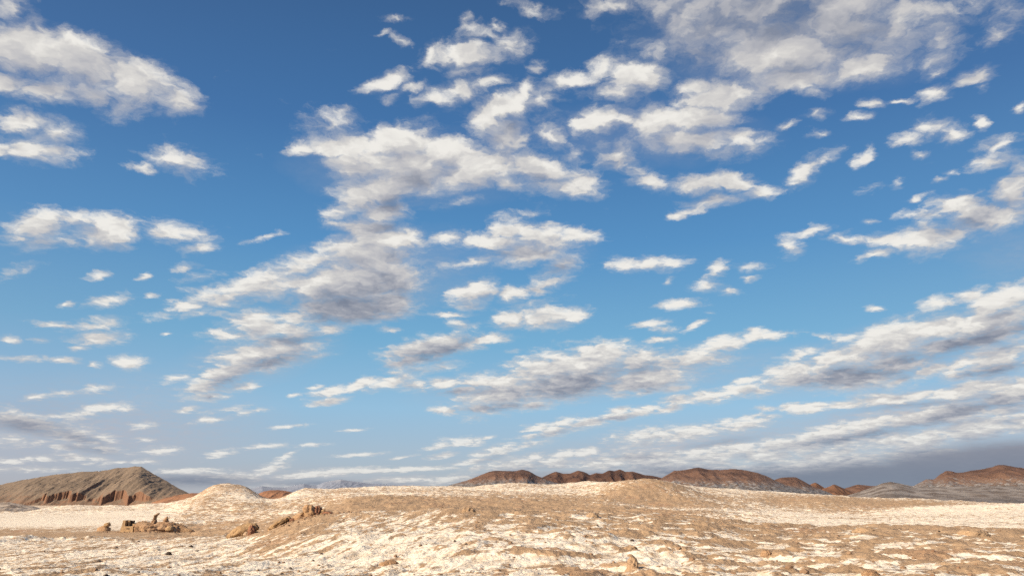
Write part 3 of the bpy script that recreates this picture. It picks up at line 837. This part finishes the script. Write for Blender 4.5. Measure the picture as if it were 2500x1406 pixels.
hill('mountains', 'distant haze blue mountains capped with thin snow',
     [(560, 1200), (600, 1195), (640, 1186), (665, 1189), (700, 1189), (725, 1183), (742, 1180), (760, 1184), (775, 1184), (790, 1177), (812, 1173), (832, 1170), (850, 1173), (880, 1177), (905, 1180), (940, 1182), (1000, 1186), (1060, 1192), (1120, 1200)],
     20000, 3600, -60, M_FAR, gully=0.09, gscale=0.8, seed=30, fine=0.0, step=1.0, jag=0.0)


# ------------------------------------------------------------------ haze and the cloud whose shade lies on the red hills
def box_mesh(name, lo, hi, mat):
    x0, y0, z0 = lo
    x1, y1, z1 = hi
    v = [(x0, y0, z0), (x1, y0, z0), (x1, y1, z0), (x0, y1, z0), (x0, y0, z1), (x1, y0, z1), (x1, y1, z1), (x0, y1, z1)]
    f = [(0, 3, 2, 1), (4, 5, 6, 7), (0, 1, 5, 4), (1, 2, 6, 5), (2, 3, 7, 6), (3, 0, 4, 7)]
    return new_mesh(name, v, f, mat, False)


def make_haze():
    m = bpy.data.materials.new('thin_air')
    m.use_nodes = True
    t = m.node_tree
    t.nodes.clear()
    out = t.nodes.new('ShaderNodeOutputMaterial')
    v = nd(t, 'ShaderNodeVolumePrincipled', {'Color': (0.80, 0.88, 1.0, 1), 'Density': HAZE, 'Anisotropy': 0.0})
    t.links.new(v.outputs[0], out.inputs['Volume'])
    o = box_mesh('haze', (-14000, -3000, -75), (14000, 24000, 470), m)
    o['kind'] = 'stuff'
    o['label'] = 'thin blue haze between the desert and the far mountains'


from mathutils import noise as mnoise


def ico(sub):
    bm = bmesh.new()
    bmesh.ops.create_icosphere(bm, subdivisions=sub, radius=1.0)
    v = np.array([x.co[:] for x in bm.verts])
    f = np.array([[l.index for l in x.verts] for x in bm.faces])
    bm.free()
    return v, f


def lumps(v, freq, amp, seed, octs=4, ridged=False):
    fn = mnoise.ridged_multi_fractal if ridged else None
    out = np.empty(len(v))
    off = Vector((seed * 3.1, seed * 1.7, seed * 2.3))
    for i, p in enumerate(v):
        q = Vector(p) * freq + off
        out[i] = mnoise.ridged_multi_fractal(q, 0.9, 2.1, octs, 1.0, 2.0) - 1.0 if ridged else mnoise.fractal(q, 0.8, 2.1, octs)
    return v * (1 + amp * out)[:, None]


def place(name, label, cat, xyz, group=None, rotz=0.0):
    o = bpy.data.objects.new(name, None)
    o.empty_display_size = 0.3
    COL.objects.link(o)
    o.location = xyz
    o.rotation_euler = (0, 0, rotz)
    o['label'] = label
    o['category'] = cat
    if group:
        o['group'] = group
    return o


def boulder(name, size, mat, seed, sub=3, amp=0.35, freq=1.3, parent=None, loc=(0, 0, 0), rot=(0, 0, 0), ridged=False, sink=0.35):
    """an uneven lump of rock, its foot below loc"""
    v, f = ico(sub)
    v = lumps(v, freq, amp, seed, ridged=ridged)
    v = lumps(v, freq * 3.3, amp * 0.3, seed + 5)
    v[:, 2] = np.where(v[:, 2] < -sink, -sink + (v[:, 2] + sink) * 0.2, v[:, 2])
    v = v * np.array(size)
    from mathutils import Euler
    R = np.array(Euler(rot).to_matrix())
    v = v @ R.T
    if parent is not None:
        v = v + np.array(loc)
    o = new_mesh(name, v, f, mat)
    if parent is not None:
        o.parent = parent
    else:
        o.location = loc
    return o


def spire(name, stations, mat, seed, parent, n=14, amp=0.22):
    """a pillar of rock through stations (x, y, z, radius x, radius y)"""
    st = np.array(stations, float)
    k = (len(st) - 1) * 4 + 1
    tt = np.linspace(0, len(st) - 1, k)
    S = np.stack([np.interp(tt, np.arange(len(st)), st[:, i]) for i in range(5)], 1)
    a = np.linspace(0, 2 * math.pi, n, endpoint=False)
    V = []
    for row in S:
        for x in a:
            p = Vector((row[0] + math.cos(x) * row[3], row[1] + math.sin(x) * row[4], row[2]))
            q = mnoise.fractal(Vector((p.x * 1.9 + seed, p.y * 1.9, p.z * 1.4)), 0.8, 2.1, 4) * amp * 2
            V.append((p.x + math.cos(x) * row[3] * q, p.y + math.sin(x) * row[4] * q, p.z))
    V.append((S[-1, 0], S[-1, 1], S[-1, 2] + 0.06))
    F = [tuple(r) for r in grid_faces(k, n, True)]
    top = (k - 1) * n
    F4 = F + [(top + i, top + (i + 1) % n, len(V) - 1, len(V) - 1) for i in range(n)]
    me = bpy.data.meshes.new(name)
    me.from_pydata(V, [], [x if x[2] != x[3] else x[:3] for x in F4])
    me.polygons.foreach_set('use_smooth', [True] * len(me.polygons))
    me.materials.append(mat)
    o = bpy.data.objects.new(name, me)
    COL.objects.link(o)
    o.parent = parent
    return o


M_TAN = mat_rock('tan_rock', (0.44, 0.29, 0.17, 1), (0.33, 0.205, 0.12, 1), (0.25, 0.15, 0.09, 1), 0.7, 0.35)
M_PINK = mat_rock('pinkish_rock', (0.42, 0.28, 0.18, 1), (0.30, 0.185, 0.115, 1), (0.50, 0.37, 0.25, 1), 1.0, 0.5)
M_OCHRE = mat_rock('ochre_rock', (0.42, 0.285, 0.16, 1), (0.32, 0.21, 0.118, 1), (0.25, 0.155, 0.09, 1), 1.0, 0.3)
M_RUST = mat_rock('rust_rock', (0.32, 0.15, 0.09, 1), (0.22, 0.11, 0.07, 1), (0.40, 0.25, 0.17, 1), 1.4, 0.3)
M_DARK = mat_rock('dark_stone_and_shade', (0.045, 0.036, 0.032, 1), (0.07, 0.052, 0.042, 1), (0.10, 0.075, 0.06, 1), 3.0, 0.08)  # real dark stones, and painted shade in block slots and knob hole
M_BROWNST = mat_rock('brown_stone', (0.27, 0.16, 0.10, 1), (0.20, 0.12, 0.08, 1), (0.33, 0.22, 0.15, 1), 3.0, 0.08)
M_GREYST = mat_rock('grey_stone', (0.17, 0.14, 0.12, 1), (0.24, 0.20, 0.17, 1), (0.10, 0.085, 0.075, 1), 3.0, 0.08)
M_BLOCK = mat_rock('weathered_block', (0.47, 0.32, 0.18, 1), (0.40, 0.265, 0.15, 1), (0.33, 0.215, 0.12, 1), 1.6, 0.12)

# --- rock spires on the salt flat
K = 175.0 / F_PX                  # metres for one photograph pixel at the formation
fx, fy, fz = pt(380, 1299, 175)
fz = ground_at(fx, fy)
form = place('rock_formation', 'low pinkish rock ridge with a tall leaning spire on the salt flat', 'rock formation', (fx, fy, fz))


def fp(px, py, dy=0.0):
    return ((px - 380) * K, dy, (1299 - py) * K)


boulder('base_rock', (3.9, 1.6, 1.7), M_PINK, 3, 4, 0.34, 2.2, form, fp(358, 1296), ridged=True)
boulder('base_rock', (3.7, 1.7, 1.72), M_PINK, 8, 4, 0.34, 2.2, form, fp(396, 1296, 0.4), ridged=True)
boulder('rock_flank', (3.4, 1.4, 1.0), M_TAN, 14, 3, 0.2, 1.5, form, fp(434, 1295, 0.9), (0, math.radians(17), 0))
boulder('base_rock', (2.6, 1.3, 1.15), M_TAN, 12, 3, 0.25, 1.5, form, fp(422, 1295, 0.6), (0, math.radians(22), 0))
boulder('rock_slab', (2.2, 0.8, 0.62), M_TAN, 15, 3, 0.22, 1.6, form, fp(341, 1290, -0.3), (0, math.radians(-32), 0))
boulder('rock_foot', (0.9, 0.7, 0.75), M_OCHRE, 18, 3, 0.25, 1.5, form, fp(417, 1293, -1.2))
boulder('rock_foot', (0.7, 0.6, 0.6), M_TAN, 19, 3, 0.25, 1.5, form, fp(359, 1297, -1.3))
spire('spire', [(*fp(371, 1296), 1.15, 1.0), (*fp(372.5, 1284), 0.74, 0.65), (*fp(374, 1273), 0.52, 0.46), (*fp(375, 1266), 0.34, 0.36), (*fp(376, 1263), 0.46, 0.42), (*fp(379, 1260), 0.34, 0.3), (*fp(381, 1258), 0.14, 0.14)], M_PINK, 4, form, amp=0.4)
spire('spire', [(*fp(400, 1292, .3), 1.1, 0.9), (*fp(400, 1281, .3), 0.70, 0.6), (*fp(399.5, 1274, .3), 0.36, 0.36), (*fp(400, 1269, .3), 0.32, 0.3), (*fp(400.5, 1266, .3), 0.16, 0.16)], M_TAN, 9, form, amp=0.4)

# --- tan block of rock, shade of its hollows painted dark, beside the spires
bx, by, bz = pt(314, 1302, 174)
bz = ground_at(bx, by) - 0.1
blk = place('rock_block', 'square tan rock block with dark slots left of the rock spires', 'rock', (bx, by, bz))


def slab(name, x0, x1, y0, y1, z0, z1, mat, parent, seed, taper=0.0, cuts=5, rough=0.06):
    bm = bmesh.new()
    bmesh.ops.create_cube(bm, size=1.0)
    bmesh.ops.subdivide_edges(bm, edges=bm.edges[:], cuts=cuts, use_grid_fill=True)
    for v in bm.verts:
        u = v.co.z + 0.5
        w = 1 - taper * u
        p = Vector(((x0 + x1) / 2 + v.co.x * (x1 - x0) * w, (y0 + y1) / 2 + v.co.y * (y1 - y0) * w, z0 + u * (z1 - z0)))
        n = mnoise.fractal(p * 1.4 + Vector((seed, 0, 0)), 0.8, 2.1, 3)
        n2 = mnoise.fractal(p * 1.4 + Vector((0, seed, 9)), 0.8, 2.1, 3)
        v.co = p + Vector((n, n2, 0.5 * n)) * rough
    me = bpy.data.meshes.new(name)
    bm.to_mesh(me)
    bm.free()
    me.materials.append(mat)
    o = bpy.data.objects.new(name, me)
    COL.objects.link(o)
    o.parent = parent
    return o


slab('body', -1.65, 1.35, -0.9, 1.1, -0.2, 1.35, M_BLOCK, blk, 1, 0.12)
slab('upper_post', -1.35, -0.72, -0.8, 0.9, 1.34, 2.62, M_BLOCK, blk, 2, 0.05)
slab('slot_shade_wall', -0.70, 0.62, 0.55, 0.95, 1.33, 2.55, M_DARK, blk, 3, 0.0)  # near-black colour paints the shade inside the slots
slab('slender_post', -0.27, -0.10, -0.25, 0.5, 1.33, 2.60, M_BLOCK, blk, 4, 0.0, rough=0.02)
slab('low_ledge', 0.35, 2.3, 0.1, 0.9, 1.30, 1.85, M_BLOCK, blk, 5, 0.05)
slab('hollow_shade', -0.15, 0.45, -0.86, -0.78, 0.72, 0.92, M_DARK, blk, 6, 0.0, rough=0.01)  # thin dark slab on the face, paints a hollow's shade
boulder('side_rock', (1.0, 0.9, 1.2), M_TAN, 33, 3, 0.3, 1.4, blk, (1.75, 0.1, 0.3))

# --- small boulder on a narrow foot left of the block
mx, my, mz = pt(256, 1295, 178)
mz = ground_at(mx, my)
mush = place('boulder', 'rounded tan boulder on a narrow foot at the left of the block', 'boulder', (mx, my, mz))
boulder('foot', (1.5, 0.9, 0.9), M_TAN, 41, 3, 0.25, 1.3, mush, (-0.3, 0, 0.15))
boulder('cap', (0.75, 0.7, 0.65), M_OCHRE, 42, 3, 0.18, 1.3, mush, (0.35, 0, 1.25))

# --- outcrops on the slope in the middle left
def on_slope(px, py, Y):
    x, y, _ = pt(px, py, Y)
    return x, y, ground_at(x, y)


def outcrop(label, px, py, Y, parts, group='rock outcrops on the middle left slope'):
    x, y, z = on_slope(px, py, Y)
    k = Y / F_PX * 1.08
    o = place('rock_outcrop', label, 'rock outcrop', (x, y, z), group)
    for nm, dx, dy, dz, sx, sy, sz, rot, mat, seed in parts:
        boulder(nm, (sx * k, sy * k, sz * k), mat, seed, 4, 0.34, 1.5, o, (dx * k, dy * k, dz * k), (0, math.radians(rot), 0), ridged=(seed % 2 == 0))
    return o


outcrop('long ochre rock slab tilting up to the right', 684, 1262, 66,
        [('slab', 0, 0, 6, 24, 14, 7, -30, M_OCHRE, 52), ('slab', -10, 4, 0, 18, 12, 5, -38, M_TAN, 54)])
outcrop('rounded tan rock lump left of the jagged crag', 733, 1253, 66,
        [('lump', 0, 0, 4, 16, 12, 11, -18, M_TAN, 56), ('lump', -14, 2, 0, 14, 10, 6, -15, M_RUST, 57)])
outcrop('jagged brown crag with dark clefts, highest of the outcrops', 765, 1249, 66,
        [('crag', -6, 0, 6, 13, 12, 19, -28, M_TAN, 60), ('crag', 8, 3, 6, 9, 10, 16, 10, M_RUST, 62), ('crag', 19, 4, 4, 10, 9, 11, 22, M_OCHRE, 65)])
outcrop('low rust coloured rock trailing right of the crag', 803, 1250, 66, [('lump', 0, 0, 1, 16, 10, 5, 12, M_RUST, 67)])

# --- stub rock with a ridge at the left of the foreground slope
x, y, z = on_slope(603, 1310, 72)
k = 72 / F_PX
stub = place('rock_stub', 'stubby rock with a rust red face at the end of a tan ridge', 'rock', (x, y, z))
boulder('ridge', (38 * k, 20 * k, 17 * k), M_OCHRE, 71, 4, 0.22, 1.4, stub, (-14 * k, 12 * k, 5 * k), (0, math.radians(-24), 0), ridged=True)
boulder('pale_shoulder', (13 * k, 10 * k, 20 * k), mat_rock('salty_rock', (0.62, 0.50, 0.37, 1), (0.46, 0.32, 0.21, 1), (0.72, 0.64, 0.54, 1), 1.2, 0.3), 73, 3, 0.22, 1.4, stub, (-1 * k, 2 * k, 3 * k), (0, math.radians(-8), 0))
boulder('red_face', (9 * k, 8 * k, 18 * k), M_RUST, 75, 4, 0.25, 1.6, stub, (9 * k, -2 * k, 5 * k), (0, math.radians(4), 0))
boulder('dark_tip', (4 * k, 4 * k, 4 * k), M_GREYST, 77, 3, 0.25, 1.4, stub, (3 * k, 4 * k, 22 * k))
boulder('tail', (20 * k, 10 * k, 5 * k), M_TAN, 79, 3, 0.25, 1.4, stub, (28 * k, 6 * k, 2 * k), (0, math.radians(16), 0))

# --- earth knobs and loose stones of the foreground
def knob_thing(label, px, py, w, h, mat, seed):
    x, y, z = hit(px, py)
    k = y / F_PX
    o = boulder('earth_knob', (w * k, w * k * 0.8, h * k * 1.25), mat, seed, 4, 0.25, 1.6, None, (x, y, z - 0.25 * h * k), ridged=(seed % 4 == 1))
    o['label'] = label
    o['category'] = 'earth knob'
    o['group'] = 'earth knobs on the foreground'


M_REDEARTH = mat_rock('crumbling_earth', (0.42, 0.27, 0.16, 1), (0.34, 0.205, 0.12, 1), (0.48, 0.34, 0.22, 1), 2.5, 0.2)
knob_thing('steep tan earth knob with a dark hole at its right foot', 1544, 1384, 13, 22, M_GROUND, 81)
knob_thing('low tan earth knob under the small black stone', 1540, 1340, 17, 8, M_GROUND, 83)
knob_thing('brown earth knob at the crest beside a dark pebble', 2112, 1298, 26, 9, M_GROUND, 85)
knob_thing('broad brown earth knob at the right of the foreground crest', 2375, 1304, 34, 12, M_GROUND, 87)
knob_thing('tan earth knob on the crest below the round white dome', 1446, 1262, 15, 9, M_GROUND, 89)
knob_thing('orange earth knob at the top of the central slope', 1142, 1246, 13, 8, M_GROUND, 91)
knob_thing('reddish earth knob near the bottom, right of the centre', 1870, 1354, 12, 10, M_REDEARTH, 93)
knob_thing('low rust earth knob at the very bottom on the right', 2125, 1402, 20, 10, M_REDEARTH, 95)
knob_thing('rust earth knob at the bottom, left of the centre', 950, 1378, 22, 9, M_REDEARTH, 97)

STONES = [
 (412, 1354, 7.0, 5.5, M_DARK, 'black boulder beside a tan patch on the left foreground'),
 (387, 1344, 2.6, 1.8, M_DARK, 'small dark stone up and left of the black boulder'),
 (283, 1337, 4.0, 2.4, M_GREYST, 'grey stone below the square rock block'),
 (338, 1322, 3.0, 2.0, M_GREYST, 'small grey stone just below the rock spires'),
 (240, 1371, 5.0, 3.0, M_GREYST, 'angular grey stone in pale crust at the left'),
 (466, 1335, 5.0, 2.4, M_DARK, 'flat dark stone up and right of the black boulder'),
 (481, 1345, 4.5, 2.6, M_GREYST, 'grey stone at the end of a brown patch'),
 (258, 1405, 5.5, 3.0, M_DARK, 'dark stone cut by the bottom edge at the left'),
 (337, 1397, 4.0, 2.6, M_GREYST, 'pale grey stone near the bottom left edge'),
 (785, 1352, 3.2, 2.4, M_DARK, 'dark stone at the top of a crack in the crust'),
 (765, 1369, 4.0, 2.0, M_DARK, 'dark flat stone in the middle of the crust crack'),
 (708, 1389, 4.6, 3.0, M_GREYST, 'grey stone at the lower end of the crust crack'),
 (688, 1402, 4.6, 2.6, M_DARK, 'dark stone at the bottom below the crust crack'),
 (1026, 1334, 4.0, 3.6, M_BROWNST, 'brown stone on a tan patch left of the centre'),
 (1110, 1322, 3.2, 3.0, M_DARK, 'thin dark stone standing on the white slope'),
 (1138, 1329, 3.6, 2.2, M_DARK, 'small dark stone right of the thin standing stone'),
 (966, 1359, 4.4, 3.6, M_BROWNST, 'reddish stone on white crust near the bottom'),
 (1158, 1250, 3.0, 2.8, M_DARK, 'dark stone on the orange crest of the central slope'),
 (1459, 1284, 2.4, 3.0, M_DARK, 'dark pebble on the tan mound below the crest'),
 (1543, 1321, 4.6, 3.0, M_DARK, 'black stone lying on tan earth right of the centre'),
 (1555, 1379, 3.2, 5.0, M_DARK, 'dark lump in place of the shadowed hole at the foot of the steep earth knob'),  # coloured dark to stand for the shadow at the knob's foot
 (2080, 1299, 2.8, 2.6, M_DARK, 'dark pebble at the left end of the brown crest knob'),
 (2045, 1308, 2.6, 1.8, M_BROWNST, 'brown pebble below the crest on the right'),
 (2322, 1314, 3.0, 2.6, M_GREYST, 'grey stone left of the broad crest knob'),
 (2293, 1298, 2.2, 2.4, M_DARK, 'tiny dark pebble on the skyline of the right crest'),
 (2278, 1347, 4.0, 2.4, M_BROWNST, 'rust stone in the middle of the right foreground'),
 (2340, 1387, 3.4, 3.4, M_BROWNST, 'rust stone near the bottom right corner'),
]
for i, (px, py, w, h, mat, lab) in enumerate(STONES):
    x, y, z = hit(px, py)
    k = y / F_PX
    o = boulder('stone', (w * k, w * k * 0.9, h * k * 1.15), mat, 120 + i, 3, 0.34, 1.3, None, (x, y, z + 0.1 * h * k), (0, 0, i * 1.3), sink=0.5)
    o['label'] = lab
    o['category'] = 'stone'
    o['group'] = 'loose stones on the foreground'

# --- gravel and small clods strewn over the foreground, one mesh
rg_ = random.Random(77)
gv, gf = [], []
base_v, base_f = ico(1)
for i in range(1500):
    if i < 1150:
        a_, r_ = rg_.uniform(-0.68, 0.68), 15.0 * (7.0 ** rg_.random())
        x, y = r_ * math.sin(a_), r_ * math.cos(a_)
        sz = rg_.uniform(0.02, 0.075) * (1.6 if rg_.random() < 0.12 else 1.0)
    elif i < 1300:
        x, y, sz = fx + rg_.gauss(0, 5.5), fy - abs(rg_.gauss(0.5, 2.0)), rg_.uniform(0.06, 0.28)
    else:
        cx_, cy_, _ = pt(rg_.gauss(745, 45), 1255, 64 + rg_.gauss(0, 2.0))
        x, y, sz = cx_, cy_, rg_.uniform(0.03, 0.14)
    z = ground_at(x, y)
    w = np.array([rg_.uniform(.7, 1.4), rg_.uniform(.7, 1.3), rg_.uniform(.45, .9)]) * sz
    gf.append(base_f + sum(len(q_) for q_ in gv))
    gv.append(base_v * (1 + 0.25 * (np.random.default_rng(i).random((len(base_v), 1)) - 0.5)) * w + np.array((x, y, z + 0.25 * w[2])))
grav = new_mesh('gravel', np.concatenate(gv), np.concatenate(gf), mat_rock('gravel_stone', (0.24, 0.15, 0.095, 1), (0.33, 0.22, 0.14, 1), (0.13, 0.09, 0.065, 1), 1.1, 0.02), False)
grav['kind'] = 'stuff'
grav['label'] = 'small brown stones strewn over the pale ground'

# --- the cloud over the plain to the left that shades the red hills
mc, tc, bc = mat_base('cloud_white')
bc.inputs['Base Color'].default_value = (0.88, 0.88, 0.88, 1)
# thin cloud: part of the sunlight passes through
thin = tc.nodes.new('ShaderNodeMixShader')
thin.inputs[0].default_value = CLOUD_THIN
tc.links.new(bc.outputs[0], thin.inputs[1])
tc.links.new(tc.nodes.new('ShaderNodeBsdfTransparent').outputs[0], thin.inputs[2])
tc.links.new(thin.outputs[0], [n for n in tc.nodes if n.type == 'OUTPUT_MATERIAL'][0].inputs[0])
v, f = ico(5)
v = lumps(v, 1.6, 0.28, 201)
v = v * np.array((640, 400, 70))
v[:, 2] = np.maximum(v[:, 2], -22)
ALT = 2500.0
tt = ALT / TO_SUN[2]
cl = new_mesh('cloud', v, f, mc)
cl.location = (SHADE[0] + TO_SUN[0] * tt, SHADE[1] + TO_SUN[1] * tt, ALT)
cl['kind'] = 'structure'
cl['label'] = 'flat based white cloud over the plain to the left'
if HAZE > 0:
    make_haze()
